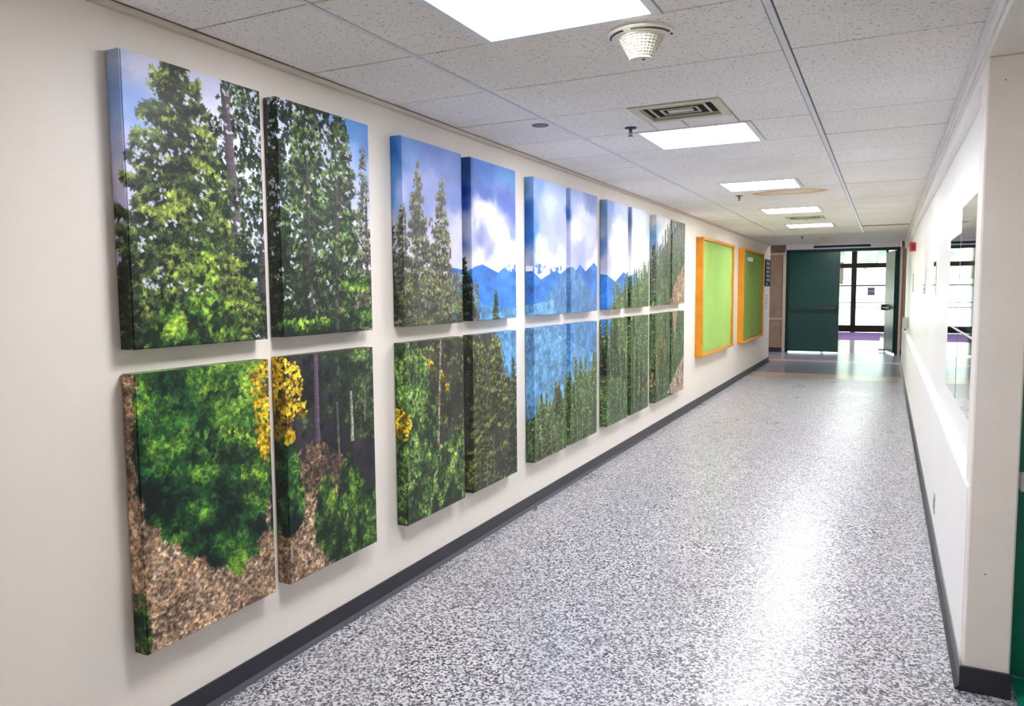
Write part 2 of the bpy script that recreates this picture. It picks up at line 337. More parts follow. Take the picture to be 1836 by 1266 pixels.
TREES = [
  (1.831, 2.362, 1.869, 1.338, 0.4, 'fir1', 1.0),
  (1.749, 1.649, 1.754, 1.348, 0.22, 'fir1d', 0.9),
  (2.472, 2.388, 2.478, 1.384, 0.23, 'fir2', 0.8),
  (2.703, 2.393, 2.669, 1.398, 0.19, 'fir2', 0.8),
  (2.854, 2.212, 2.842, 1.389, 0.1, 'grey', 0.7),
  (2.295, 2.337, 2.297, 1.394, 0.12, 'fir1d', 0.6),
  (1.63, 1.753, 1.6, 1.397, 0.1, 'fir1d', 0.8),
  (3.305, 2.205, 3.298, 1.367, 0.15, 'grey', 0.72),
  (3.542, 2.143, 3.507, 1.357, 0.15, 'grey', 0.72),
  (3.168, 1.988, 3.161, 1.374, 0.11, 'grey', 0.72),
  (3.056, 2.164, 3.041, 1.38, 0.1, 'fir1d', 0.8),
  (3.799, 1.762, 3.801, 1.343, 0.13, 'fir1d', 0.9),
  (4.163, 1.551, 4.167, 1.387, 0.05, 'fir2', 0.8),
  (4.152, 1.388, 4.168, 0.724, 0.17, 'olive', 0.8),
  (3.948, 1.302, 3.962, 0.412, 0.15, 'olive', 0.7),
  (4.398, 1.13, 4.426, 0.343, 0.12, 'fir2', 0.7),
]
TRUNKS = [
  (2.047, 2.321, 2.083, 1.781, 0.02, (95, 85, 95)),
  (2.083, 1.781, 2.079, 1.427, 0.014, (60, 50, 55)),
  (2.258, 2.308, 2.195, 1.486, 0.014, (70, 62, 72)),
  (2.476, 2.253, 2.479, 1.407, 0.01, (72, 66, 66)),
  (2.672, 2.279, 2.642, 1.399, 0.01, (72, 66, 66)),
  (2.871, 2.011, 2.863, 1.388, 0.008, (80, 76, 76)),
  (3.322, 2.088, 3.298, 1.367, 0.006, (88, 84, 84)),
  (3.54, 2.053, 3.507, 1.357, 0.006, (92, 88, 84)),
  (3.191, 1.963, 3.177, 1.401, 0.005, (88, 84, 84)),
  (3.506, 1.326, 3.464, 0.715, 0.009, (165, 155, 125)),
  (2.495, 1.383, 2.492, 0.814, 0.013, (98, 80, 96)),
  (2.724, 1.114, 2.727, 0.881, 0.009, (165, 160, 140)),
  (2.625, 1.076, 2.632, 0.797, 0.006, (105, 100, 85)),
  (2.827, 1.102, 2.821, 0.957, 0.005, (120, 115, 90)),
  (4.022, 0.539, 4.025, 0.362, 0.006, (120, 115, 115)),
  (4.113, 0.662, 4.122, 0.375, 0.005, (125, 120, 80)),
]
# ---------- the printed landscape (computed here, shown on the canvas panels) ----------
PY0, PZ0, PPM = 1.50, 0.27, 430            # metres of the left and bottom edge, pixels per metre
PW, PH = int(7.68*PPM), int(2.15*PPM)
rng = np.random.default_rng(7)
def smooth_noise(w, h, cell_x, cell_y, seed):
    r = np.random.default_rng(seed)
    gw, gh = int(w/cell_x)+3, int(h/cell_y)+3
    g = r.random((gh, gw)).astype(np.float32)
    x = np.arange(w)/cell_x; y = np.arange(h)/cell_y
    xi = x.astype(int); yi = y.astype(int)
    fx = x-xi; fy = y-yi; fx = fx*fx*(3-2*fx); fy = fy*fy*(3-2*fy)
    a = g[yi][:, xi]; b = g[yi][:, xi+1]; c = g[yi+1][:, xi]; d = g[yi+1][:, xi+1]
    fy = fy[:, None]
    return (a*(1-fx)+b*fx)*(1-fy)+(c*(1-fx)+d*fx)*fy
def fbm(w, h, cx, cy, seed, oct=4):
    o = np.zeros((h, w), np.float32); s = 0; a = 1
    for k in range(oct):
        o += a*smooth_noise(w, h, max(cx/2**k, 1.5), max(cy/2**k, 1.5), seed+k); s += a; a *= .55
    return o/s
IMG = np.zeros((PH, PW, 3), np.float32)
def px(y, z): return (y-PY0)*PPM, (z-PZ0)*PPM      # image row 0 is the bottom
def poly_mask(pts):
    P = [px(*p) for p in pts]
    xs = [p[0] for p in P]; ys = [p[1] for p in P]
    x0, x1 = max(int(min(xs)), 0), min(int(max(xs))+1, PW); y0, y1 = max(int(min(ys)), 0), min(int(max(ys))+1, PH)
    X = np.arange(x0, x1)[None, :]+.5; Y = np.arange(y0, y1)[:, None]+.5
    inside = np.zeros((y1-y0, x1-x0), bool)
    n = len(P)
    for i in range(n):
        xa, ya = P[i]; xb, yb = P[(i+1) % n]
        if ya == yb: continue
        c = ((ya > Y) != (yb > Y)) & (X < (xb-xa)*(Y-ya)/(yb-ya)+xa)
        inside ^= c
    return x0, x1, y0, y1, inside
# stamp kernels
def spray(size, n, spread, thick, rot, seed):
    r = np.random.default_rng(seed)
    k = np.zeros((size, size), np.float32); c = size/2
    Y, X = np.mgrid[0:size, 0:size]+.5
    for i in range(n):
        a = rot+r.normal(0, spread); L = size*.5*r.uniform(.55, .98)
        bx, by = c+r.normal(0, size*.10), c+r.normal(0, size*.10)
        dx, dy = math.cos(a), math.sin(a)
        t = np.clip((X-bx)*dx+(Y-by)*dy, -L*.45, L)
        d = np.hypot(X-bx-t*dx, Y-by-t*dy)
        k = np.maximum(k, np.clip(thick*(1-.5*np.abs(t)/L)-d+.6, 0, 1))
    return k
KN = {}
def kernels(size, n, spread, thick):
    key = (size, n, spread, thick)
    if key not in KN:
        KN[key] = [[spray(size, n, spread, thick, a*math.pi/8, 31*a+s) for s in range(3)] for a in range(16)]
    return KN[key]
def stamp(x, y, K, ang, col, al=1.):
    k = K[int(round(ang/(math.pi/8))) % 16][int(rng.integers(3))]
    s = k.shape[0]; x0 = int(x-s/2); y0 = int(y-s/2)
    if x0 < 0 or y0 < 0 or x0+s > PW or y0+s > PH: return
    v = IMG[y0:y0+s, x0:x0+s]; a = (k*al)[..., None]
    v += a*(col-v)
def C(*c): return np.array(c, np.float32)
PAL = {  # dark, mid, light
 'fir1': (C(30,40,30), C(72,92,52), C(156,174,74)),
 'fir1d': (C(14,24,18), C(34,54,34), C(84,108,56)),
 'fir2': (C(28,38,30), C(64,88,54), C(128,156,86)),
 'grey': (C(70,72,66), C(112,116,92), C(164,164,124)),
 'olive': (C(48,54,38), C(98,108,60), C(160,160,80)),
 'sun': (C(18,38,24), C(66,108,42), C(160,192,66)),
 'bigfir': (C(8,24,20), C(36,84,40), C(124,172,56)),
 'yellow': (C(120,95,20), C(215,175,20), C(250,215,60)),
 'slope': (C(72,94,66), C(108,140,84), C(168,182,92)),
 'slopeh': (C(88,98,86), C(112,124,98), C(134,146,112)),
 'mint': (C(30,48,32), C(94,136,62), C(176,206,108)),
}
def pick(p, t):
    t = min(max(t, 0), 1)
    d, m_, l = PAL[p]
    return d+(m_-d)*(t*2) if t < .5 else m_+(l-m_)*(t*2-1)
def fill(pts, col, noise=None, alpha=1., seed=1, cell=(14, 14), amp=.25, soft=0, hole=None):
    x0, x1, y0, y1, ins = poly_mask(pts)
    n = fbm(x1-x0, y1-y0, cell[0], cell[1], seed)
    c = C(*col)*(1+amp*2*(n[..., None]-.5)*2)
    a = ins.astype(np.float32)*alpha
    if hole is not None: a = a*(n > hole)
    v = IMG[y0:y1, x0:x1]; v += a[..., None]*(c-v)
def mass(pts, n, pal, size=15, seeds=3, lightdir=(.3, .7), spread=.55, ang=-math.pi/2, cells=(60, 26), dark=.92, bias=0., hole=None, fan=.9, needles=9, thick=.8):
    x0, x1, y0, y1, ins = poly_mask(pts)
    w, h = x1-x0, y1-y0
    big = fbm(w, h, cells[0], cells[1], seeds, 3)
    big = (big-big.min())/(big.max()-big.min()+1e-6)
    if dark > 0:
        nz = fbm(w, h, 9, 9, seeds+9)
        a = ins*dark*(1. if hole is None else (nz > hole))
        v = IMG[y0:y1, x0:x1]; v += a[..., None]*(PAL[pal][0]*(.7+.6*nz[..., None])-v)
    K = kernels(size, needles, spread, thick)
    X = rng.integers(0, w, n*3); Y = rng.integers(0, h, n*3)
    ok = ins[Y, X]; X = X[ok][:n]; Y = Y[ok][:n]
    o = np.argsort(-Y+rng.normal(0, 8, len(Y))); X = X[o]; Y = Y[o]
    for x, y in zip(X, Y):
        t = (big[y, x]-.5)*1.75+.42+bias+lightdir[0]*(x/w-.5)+lightdir[1]*(y/h-.5)*.5+rng.normal(0, .13)
        sgn = 1 if x > w/2 else -1
        an = (math.pi/2 if ang > 0 else -math.pi/2)+(-sgn if ang > 0 else sgn)*fan*rng.random()
        stamp(x0+x, y0+y, K, an, pick(pal, t))
def conifer(yt, zt, yb, zb, hw, style, dens, droop=.22, seed=0):
    xt, yt_ = px(yt, zt); xb, yb_ = px(yb, zb); H = yt_-yb_; W = hw*PPM
    big = W > 60
    step = 10 if big else (9 if W > 28 else 6.5); nl = max(int(H/step), 5)
    K1 = kernels(19, 10, .55, .85) if big else kernels(13, 7, .55, .8); K2 = kernels(9, 6, .7, .75)
    dk = PAL[style][0]*(.82 if style.startswith('slope') else .62)
    for i in range(nl):
        f = 1-(i+.5)/nl
        cy = yb_+H*(i+.5)/nl; cx = xb+(xt-xb)*(i+.5)/nl
        for s in (-1, 1, -1, 1, 0):
            if rng.random() > dens*(.9 if not big else .62+.33*f): continue
            L = W*(.09+.91*f**.72)*rng.uniform(.45, 1.12)*(1 if s else .5)
            sg = s if s else rng.choice([-1, 1]); cyb = cy+rng.normal(0, step*.45)
            nst = max(int(L/5.), 2); up = rng.uniform(-.2, .4)
            tone = rng.normal(.38, .2)
            for j_ in range(nst):
                q = (j_+.4)/nst; x = cx+sg*L*q; y = cyb-droop*L*q+up*L*q*q
                K = K1 if L > 16 else K2; base = 0. if sg > 0 else math.pi
                stamp(x+rng.normal(0, 2), y-4+rng.normal(0, 2), K, base+rng.normal(-.3*sg, .6), dk, .8)
                stamp(x+rng.normal(0, 2), y+rng.normal(0, 2), K, base+rng.normal(-.1*sg, .5), pick(style, tone+.18*q+rng.normal(0, .08)), .9)
                if rng.random() < .55: stamp(x+rng.normal(0, 3), y+3+rng.normal(0, 2), K2 if not big else K1, base+rng.normal(.1*sg, .6), pick(style, tone+.3+.2*q+rng.normal(0, .12)), .9)
def trunk(ya, za, yb, zb, hw, col):
    xa, y1 = px(ya, za); xb, y0 = px(yb, zb); c = C(*col)
    for y in range(max(int(min(y0, y1)), 0), min(int(max(y0, y1)), PH)):
        f = (y-y0)/(y1-y0+1e-6); cx = xb+(xa-xb)*f; w = hw*PPM*(1.2-.4*f)
        lo, hi = max(int(cx-w), 0), min(int(cx+w)+1, PW)
        if hi > lo:
            sh = np.linspace(.75, 1.15, hi-lo)[:, None]*rng.uniform(.8, 1.15)
            IMG[y, lo:hi] = c*sh
def strands(pts, n, cols, size=17, ang=(.3, .5), al=.9):
    x0, x1, y0, y1, ins = poly_mask(pts); w, h = x1-x0, y1-y0
    K = kernels(size, 4, .5, .45)
    X = rng.integers(0, w, n*3); Y = rng.integers(0, h, n*3); ok = ins[Y, X]; X = X[ok][:n]; Y = Y[ok][:n]
    big = fbm(w, h, 50, 40, 77, 3)
    for x, y in zip(X, Y):
        c = cols[int(rng.integers(len(cols)))]
        stamp(x0+x, y0+y, K, rng.normal(math.pi*ang[0], math.pi*ang[1]), C(*c)*(.62+.8*(big[y, x]))*rng.uniform(.75, 1.2), al)
def paint_sky():
    g = 6; w, h = PW//g+1, PH//g+1
    X = (np.arange(w)*g/PPM+PY0)[None, :]; Z = (np.arange(h)*g/PPM+PZ0)[:, None]
    jx = (fbm(w, h, 14, 14, 5)-.5)*.22; jz = (fbm(w, h, 14, 14, 15)-.5)*.22
    num = np.zeros((h, w, 3), np.float32); den = np.zeros((h, w, 1), np.float32)
    for y, z, c in SKY:
        side = any(0 < s-y < .075 for s in (2.307, 3.163, 3.86, 4.728, 5.408, 6.25, 6.948, 7.806))  # picks left of a canvas paint its side face's shading into the print
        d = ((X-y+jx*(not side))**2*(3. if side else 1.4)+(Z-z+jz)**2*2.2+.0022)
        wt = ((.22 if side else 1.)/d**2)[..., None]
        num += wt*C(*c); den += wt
    s = num/den
    xi = np.minimum(np.arange(PW)//g, w-2); yi = np.minimum(np.arange(PH)//g, h-2)
    fx = ((np.arange(PW) % g)/g)[None, :, None]; fy = ((np.arange(PH) % g)/g)[:, None, None]
    a = s[yi][:, xi]; b = s[yi][:, xi+1]; c = s[yi+1][:, xi]; d = s[yi+1][:, xi+1]
    IMG[:] = (a*(1-fx)+b*fx)*(1-fy)+(c*(1-fx)+d*fx)*fy
    cl = fbm(PW, PH, 90, 60, 41, 5)
    IMG[:] += (cl[..., None]-.5)*C(46, 40, 26)
def paint_all():
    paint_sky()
    # mountains
    fill(POLY['hills_back'], (52,122,208), seed=3, cell=(70,40), amp=.16)
    fill(POLY['snow1'], (226,228,240), seed=5, cell=(16,22), amp=.10)
    fill(POLY['snow1'], (64,112,190), seed=8, cell=(10,22), amp=.10, hole=.53)
    fill(POLY['hill_mid'], (84,130,178), seed=6, cell=(16,30), amp=.14)
    fill(POLY['hill_low'], (96,150,190), seed=9, cell=(30,24), amp=.20, alpha=.85)
    x0, x1, y0, y1, ins = poly_mask(POLY['hill_low'])
    nz = fbm(x1-x0, y1-y0, 6, 9, 55, 3)[..., None]
    v = IMG[y0:y1, x0:x1]; v += ins[..., None]*((nz-.5)*C(70,74,60))
    for nm in ('hills_back', 'hill_mid'):
        x0, x1, y0, y1, ins = poly_mask(POLY[nm]); nz = fbm(x1-x0, y1-y0, 5, 8, 66, 3)[..., None]
        v = IMG[y0:y1, x0:x1]; v += ins[..., None]*((nz-.5)*C(40,40,34))
    mass(POLY['green_slope'], 9000, 'slope', size=11, seeds=21, cells=(30,70), dark=1., ang=1, fan=.25, needles=5, spread=.3, lightdir=(-.12,.25), bias=-.02)
    # spiky tree line along the slope
    gs = POLY['green_slope']
    for a, b in zip(gs[1:18], gs[2:19]):
        nn = max(int(abs(b[0]-a[0])/.05), 1)
        for k in range(nn):
            f = (k+rng.random())/nn; y = a[0]+(b[0]-a[0])*f; z = a[1]+(b[1]-a[1])*f
            h = rng.uniform(.06, .16) if y < 6.1 else rng.uniform(.16, .34)
            st = 'slope' if z < 1.75 else 'slopeh'
            conifer(y, z+h*.5, y, z-h, h*.20, st, .95)
    for k in range(230):
        y = rng.uniform(6.2, 9.1); z = rng.uniform(.4, 2.0)
        top = np.interp(y, [6.2,6.6,7.1,7.6,8.0,8.5,9.1], [1.25,1.45,1.56,1.68,1.9,2.1,2.25])
        if z > top-.1: continue
        conifer(y, z+rng.uniform(.12,.3), y, z-.1, rng.uniform(.03,.06), 'slopeh' if z > 1.85 else ('slope' if rng.random() < .6 else 'fir2'), .95)
    for k in range(60):
        y = rng.uniform(4.75, 6.0); z = rng.uniform(.4, .66+.33*(y-4.75))
        conifer(y, z+rng.uniform(.08,.16), y, z-.06, rng.uniform(.03,.06), 'slope' if rng.random() < .7 else 'olive', .95)
    x0, x1, y0, y1, ins = poly_mask(POLY['green_slope']); nz = fbm(x1-x0, y1-y0, 9, 90, 96, 3)[..., None]
    v = IMG[y0:y1, x0:x1]; v *= 1-ins[..., None]*(1-(.62+.72*nz))
    for nm, c in (('rock1',(168,136,112)),('rock2',(178,140,112)),('rock3',(178,154,142)),('rock4',(170,130,100))):
        fill(POLY[nm], c, seed=13, cell=(10,26), amp=.3, alpha=.9, hole=.36)
    for yy, zz in ((7.85,.83),(8.05,1.05),(7.62,.95),(8.2,.9)):
        conifer(yy, zz+.1, yy, zz-.12, .03, 'yellow', .9)
    # near forest ground and dark interior
    fill([(1.5,.27),(4.62,.27),(4.62,.72),(4.5,1.0),(4.2,1.0),(3.9,1.36),(1.5,1.36)], (46,50,42), seed=22, cell=(30,40), amp=.3)
    fill(POLY['ground1'], (118,92,74), seed=23, cell=(12,10), amp=.30)
    fill(POLY['dark_forest'], (44,42,48), seed=24, cell=(40,50), amp=.30)
    fill(POLY['dark_forest3'], (52,54,46), seed=25, cell=(30,50), amp=.30)
    fill(POLY['dark_forest4'], (58,58,58), seed=26, cell=(20,60), amp=.25)
    # dark understorey behind the near trees of the two big upper panels
    mass([(1.5,1.30),(1.5,1.62),(1.75,1.66),(2.2,1.72),(2.6,1.66),(2.98,1.62),(2.98,1.30)], 900, 'fir1d', size=15, seeds=31, dark=.9, hole=.40, bias=-.18)
    mass([(1.72,1.35),(1.70,1.75),(1.80,2.05),(1.95,2.15),(2.1,1.95),(2.15,1.35)], 700, 'fir1d', size=15, seeds=35, dark=.85, hole=.42, bias=-.1)
    mass([(2.22,1.35),(2.22,2.36),(2.5,2.40),(2.74,2.36),(2.76,1.9),(2.82,1.35)], 1000, 'fir1d', size=13, seeds=32, dark=.85, hole=.55, bias=-.1)
    mass([(2.00,1.8),(2.02,2.2),(2.10,2.36),(2.26,2.38),(2.26,1.35),(2.05,1.35)], 650, 'fir1d', size=12, seeds=33, dark=.6, hole=.58, bias=0)
    mass([(3.08,1.30),(3.08,1.75),(3.35,1.70),(3.75,1.66),(3.95,1.6),(3.95,1.30)], 900, 'grey', size=12, seeds=34, dark=.85, hole=.46, bias=-.05)
    for t in TRUNKS[:9]: trunk(*t)
    for t in TREES[:13]: conifer(*t)
    mass([(1.98,1.9),(1.98,2.2),(2.06,2.36),(2.24,2.38),(2.24,1.8),(2.1,1.75)], 260, 'fir1d', size=13, seeds=36, dark=0, bias=.05)
    # second pass of sunlit boughs
    mass([(1.66,1.45),(1.70,1.75),(1.85,2.0),(2.02,1.95),(2.10,1.75),(2.05,1.45)], 420, 'fir1', size=15, seeds=38, dark=0, bias=.12)
    mass([(2.38,1.40),(2.38,2.05),(2.6,2.1),(2.74,1.9),(2.82,1.40)], 420, 'fir2', size=13, seeds=39, dark=0, bias=.05)
    mass([(3.14,1.36),(3.14,1.62),(3.4,1.66),(3.72,1.6),(3.78,1.36)], 420, 'olive', size=11, seeds=40, dark=0, bias=.1)
    for t in (TRUNKS[0], TRUNKS[3], TRUNKS[4], TRUNKS[6], TRUNKS[7]): trunk(*t)
    mass([(2.02,1.78),(2.02,2.0),(2.14,2.0),(2.14,1.78)], 40, 'fir1d', size=13, seeds=84, dark=0, bias=.1)
    mass([(2.38,1.45),(2.38,2.28),(2.76,2.28),(2.76,1.45)], 330, 'fir2', size=13, seeds=85, dark=0, bias=-.05)
    mass([(3.24,1.4),(3.3,1.95),(3.46,1.95),(3.62,1.9),(3.66,1.4)], 260, 'grey', size=11, seeds=86, dark=0, bias=-.02)
    # bits of sky between the needles
    Kg = kernels(7, 4, 2.0, .9); gn = fbm(PW, PH, 26, 22, 123, 3)
    for y0_, y1_, z0_, z1_, n_, cl in ((1.66,2.24,1.55,2.33,330,(214,218,240)), (2.26,2.86,1.52,2.33,330,(208,214,236)), (3.2,3.8,1.62,1.95,150,(212,212,226))):
        for k in range(n_):
            y = rng.uniform(y0_, y1_); z = rng.uniform(z0_, z1_); X_, Y_ = px(y, z)
            if gn[int(Y_), int(X_)] < .50+.10*(z < 1.7): continue
            if IMG[int(Y_), int(X_)].mean() > 105: continue
            for q in range(3): stamp(X_+rng.normal(0, 3), Y_+rng.normal(0, 2.5), Kg, rng.uniform(0, 6), C(*cl)*rng.uniform(.8, 1.05), .85)
    # undergrowth in the dark wood
    mass([(2.40,.95),(2.42,1.32),(2.98,1.34),(2.98,.85),(2.75,.90),(2.6,1.0)], 520, 'fir1d', size=15, seeds=43, dark=0, bias=.15)
    mass([(2.66,1.0),(2.66,1.3),(2.94,1.3),(2.94,.85)], 300, 'fir2', size=15, seeds=44, dark=0, bias=-.1)
    mass(POLY['dark_forest3'], 1000, 'olive', size=12, seeds=45, dark=0, bias=-.12)
    mass(POLY['olive4'], 1100, 'olive', size=11, seeds=46, dark=.35, hole=.5, bias=-.08)
    for t in TREES[13:]: conifer(*t)
    for t in TRUNKS[9:]: trunk(*t)
    mass(POLY['brush2'], 260, 'olive', size=13, seeds=47, dark=0)
    strands(POLY['brush2'], 700, [(150,110,90),(120,80,60),(170,140,120),(90,60,50)], 15)
    # brown slope of dry grass
    strands(POLY['ground1'], 9000, [(178,150,122),(156,124,98),(204,176,148),(134,106,84),(100,80,66),(184,144,104),(178,166,152)], 13, (.5, .28))
    strands(POLY['straw'], 5200, [(204,180,154),(180,148,112),(220,198,172),(144,116,96),(102,80,66),(192,152,110)], 11, (.5, .4))
    # sunlit conifers and shrubs
    mass(POLY['fir_mid'], 520, 'bigfir', size=15, seeds=51, lightdir=(.6,.5), bias=.05)
    mass(POLY['big_fir'], 3300, 'bigfir', size=19, seeds=50, lightdir=(.35,.7), cells=(60,30), bias=.02, needles=10, thick=.85)
    mass([(1.86,.98),(1.9,1.32),(2.2,1.33),(2.22,.9),(2.1,.7),(2.05,.9)], 420, 'sun', size=17, seeds=53, dark=0, bias=-.02)
    mass(POLY['yellow1'], 560, 'yellow', size=9, seeds=54, dark=0, spread=2.2, needles=5, thick=1.5, cells=(20,20))
    mass(POLY['small_fir1'], 420, 'sun', size=13, seeds=55, ang=1, fan=.7, cells=(16,22), dark=.8)
    mass(POLY['small_fir2'], 900, 'sun', size=13, seeds=56, ang=1, fan=.7, cells=(20,24), dark=.8)
    mass(POLY['shrub_low1'], 330, 'sun', size=13, seeds=57, ang=1, fan=.7, cells=(14,20), dark=.2, hole=.45, bias=.0)
    mass(POLY['shrub_low2'], 330, 'sun', size=11, seeds=58, ang=1, fan=.8, cells=(14,20), dark=0, bias=-.02)
    for nm, s in (('shrub2',61),('shrub3',62),('shrub4',63)):
        mass(POLY[nm], 170, 'sun', size=11, seeds=s, dark=.3, hole=.4, bias=-.05)
    mass(POLY['tall_green3'], 1900, 'mint', size=15, seeds=64, ang=1, fan=.8, cells=(26,34), dark=.55, hole=.42, bias=0, needles=6)
    mass(POLY['yellow3'], 190, 'yellow', size=9, seeds=65, dark=0, spread=2.2, needles=5, thick=1.5, cells=(16,16))
    for yy, zz in ((1.60,.43),(1.59,.50),(1.60,.38)):
        mass([(yy-.06,zz-.05),(yy+.04,zz-.05),(yy+.04,zz+.06),(yy-.06,zz+.06)], 60, 'sun', size=11, seeds=70, dark=.3, bias=-.15)
    for yy, zz in ((3.40,1.17),(3.52,1.10),(3.56,1.02)):
        mass([(yy-.02,zz-.03),(yy+.03,zz-.03),(yy+.03,zz+.03),(yy-.02,zz+.03)], 14, 'yellow', size=9, seeds=71, dark=0)
    fine = fbm(PW, PH, 5, 4, 301, 3)[..., None]; fine2 = fbm(PW, PH, 14, 10, 311, 2)[..., None]
    lum = IMG.mean(axis=2, keepdims=True); sat = IMG.max(axis=2, keepdims=True)-IMG[..., 2:3]
    wgt = np.clip(sat/30., 0, 1)                      # only foliage and soil, not sky or far hills
    IMG[:] *= 1+wgt*((fine-.5)*1.15+(fine2-.5)*.5-.07)
    IMG[:] = np.clip(IMG*(1+(rng.random((PH, PW, 1)).astype(np.float32)-.5)*.05), 0, 255)
# ---------- floor ----------
fl = struct(box('floor', TERR, (-9, 6, YB-.2, 14.0, -.12, 0)))
box('beige_band', BAND, (-2.3, .36, 14.0, 14.75, -.12, .0), fl)
box('blue_grey_panel', BLUEF, (-9, 6, 14.75, 17.15, -.12, .0), fl)
box('beige_band', BAND, (-9, 6, 17.15, 17.6, -.12, .0), fl)
box('blue_grey_panel', BLUEF, (-9, 6, 17.6, YE, -.12, .0), fl)
box('lobby_floor', mat('lobby_terrazzo', (222, 222, 226), .13, var=.12, vscale=120), (-9, 6, YE, YF+.3, -.12, .0), fl)
# ---------- ceiling: tiles between runners, one object per tile ----------
ce = struct(box('ceiling', DARK, (-3.0, .9, YB-.2, 14.03, ZC+.02, ZC+.10)))
T = .6096; Y0 = 1.966
XLT, XRT = -1.700, -.375
LIGHT_ROWS = (-8, 0, 4, 8, 12, 16); VENT_ROWS = (3, 14)
LX0, LX1 = -1.375, -.705
cache = {}
def add_tile(xa, xb, ya, yb, m=None, mid=None):
    g = .0048; w, d = round(xb-xa-2*g, 4), round(yb-ya-2*g, 4)
    key = (w, d, m is not None)
    if key not in cache:
        bm = bx(bmesh.new(), -w/2, w/2, -d/2, d/2, 0, .016, .0015); me = bpy.data.meshes.new('tile'); bmesh.ops.recalc_face_normals(bm, faces=bm.faces[:]); bm.to_mesh(me); bm.free(); me.materials.append(m or TILE); cache[key] = me
    o = share('tile', cache[key], ce, ((xa+xb)/2, (ya+yb)/2, ZC+random.choice((0, 0, .0005, .001, .002))))
    return o
kmin, kmax = int((YB-Y0)/T)-1, int((14.03-Y0)/T)
for k in range(kmin, kmax+1):
    ya = Y0+k*T; yb = min(ya+T, 14.03)
    add_tile(XL+.02, XLT-.008, ya, yb); add_tile(XRT+.012, XR-.002, ya, yb)
    if k in LIGHT_ROWS:
        add_tile(XLT+.008, LX0, ya, yb); add_tile(LX1, XRT-.012, ya, yb)
    elif k in VENT_ROWS:
        y2 = ya+.39
        add_tile(XLT+.008, -1.22, ya, yb); add_tile(-.76, XRT-.012, ya, yb)
        add_tile(-1.22, -1.04, y2, yb); add_tile(-1.04, -.76, y2, yb)
    else:
        add_tile(XLT+.008, XRT-.012, ya, yb, TILES if k == 9 else None)
box('runner', RUN, (XLT-.007, XLT+.007, YB, 14.03, ZC-.0005, ZC+.01), ce)
box('runner', RUN, (XRT-.0115, XRT+.0115, YB, 14.03, ZC-.004, ZC+.01), ce)
so = struct(box('trim_1', SOFF, (XL-.3, XR+.3, 14.03, YEND, ZC-.002, ZC+.3))); 
bpy.data.objects['trim_1'].name = 'trim_1'
struct(box('trim_2', BEIGE, (XL-.001, XL+.024, YB, YEND, ZC-.022, ZC-.001), bev=.002))
struct(box('trim_3', WHITEP, (XR-.018, XR+.004, YB, 14.03, ZC-.02, ZC-.001), bev=.002))
struct(box('trim_4', DARK, (-.36, XR-.02, 12.50, 12.56, ZC-.005, ZC-.002)))
# ---------- walls ----------
wl = struct(box('wall_left', WALL, (XL-.25, XL, YB, YEND, 0, ZC+.1), bev=.004))
b = bmesh.new()
pts = [(XL, .095), (XL+.006, .093), (XL+.006, .02), (XL+.022, .002), (XL, .002)]
def extr(pts, y0, y1, bm=None, flip=False):
    bm = bm or bmesh.new(); a = [bm.verts.new((x, y0, z)) for x, z in pts]; c = [bm.verts.new((x, y1, z)) for x, z in pts]; n = len(pts)
    for i in range(n): bm.faces.new((a[i], a[(i+1) % n], c[(i+1) % n], c[i]))
    bm.faces.new(a[::-1]); bm.faces.new(c); return bm
struct(obj('baseboard_left', extr(pts, YB, YEND, b), BLACKV))
wr = struct(box('wall_right', WALLR, (XU, XU+.11, 3.45, YEND, 0, ZC+.1)))
# wainscot with its light ledge, header beam and pilaster are parts of the right wall
box('wainscot', WALLR, (XR, XU, 3.34, YEND, 0, .785), wr, bev=.003)
obj('ledge', extr([(XR, .785), (XR, .79), (XU, .812), (XU, .785)], 3.34, YEND), WALLR, wr)
box('header_beam', PILM, (XR+.004, XU+.2, YB, YEND, 2.395, 2.425), wr, bev=.002)
box('upper_band', WALLR, (XR-.002, XU+.2, YB, YEND, 2.43, ZC+.08), wr)
box('recess_header', WALLR, (XR+.006, XU+.002, 3.46, YEND, 2.34, 2.395), wr)
box('pilaster', PILM, (XR+.006, .462, 3.29, 3.47, 0, 2.396), wr, bev=.006)
box('alcove_soffit', PILM, (XU, 1.6, YB, 3.29, 2.40, 2.43), wr)
struct(obj('baseboard_right', extr([(XR, .098), (XR-.005, .096), (XR-.005, .02), (XR-.020, .002), (XR, .002)], 3.28, YEND), BLACKV))
bb = struct(box('baseboard_front', BLACKV, (XR-.006, .466, 3.275, 3.29, .001, .098), bev=.002))
# alcove beside the pilaster
struct(box('wall_alcove', PILM, (.47, 1.7, 3.56, 3.7, 0, ZC), bev=.003))
struct(box('wall_alcove_side', WALL, (1.6, 1.7, YB, 3.6, 0, ZC)))
d3 = struct(box('door_2', GREENL, (.485, 1.45, 3.50, 3.555, .0, 2.1), bev=.003))
obj('push_bar', cyl(bmesh.new(), (.50, 3.465, .80), (1.38, 3.465, .80), .018), DGREY, d3)
box('bar_bracket', WHITEP, (.49, .55, 3.45, 3.50, .765, .835), d3, bev=.004)
tag(box('floor_mat', GREENL, (.485, 1.35, 2.5, 3.46, .0, .012), bev=.003), 'bright green mat on the floor in front of the green door by the pilaster', 'mat')
# back wall behind the camera
struct(box('wall_back', WALL, (-3, 2, YB-.2, YB, 0, ZC+.1)))
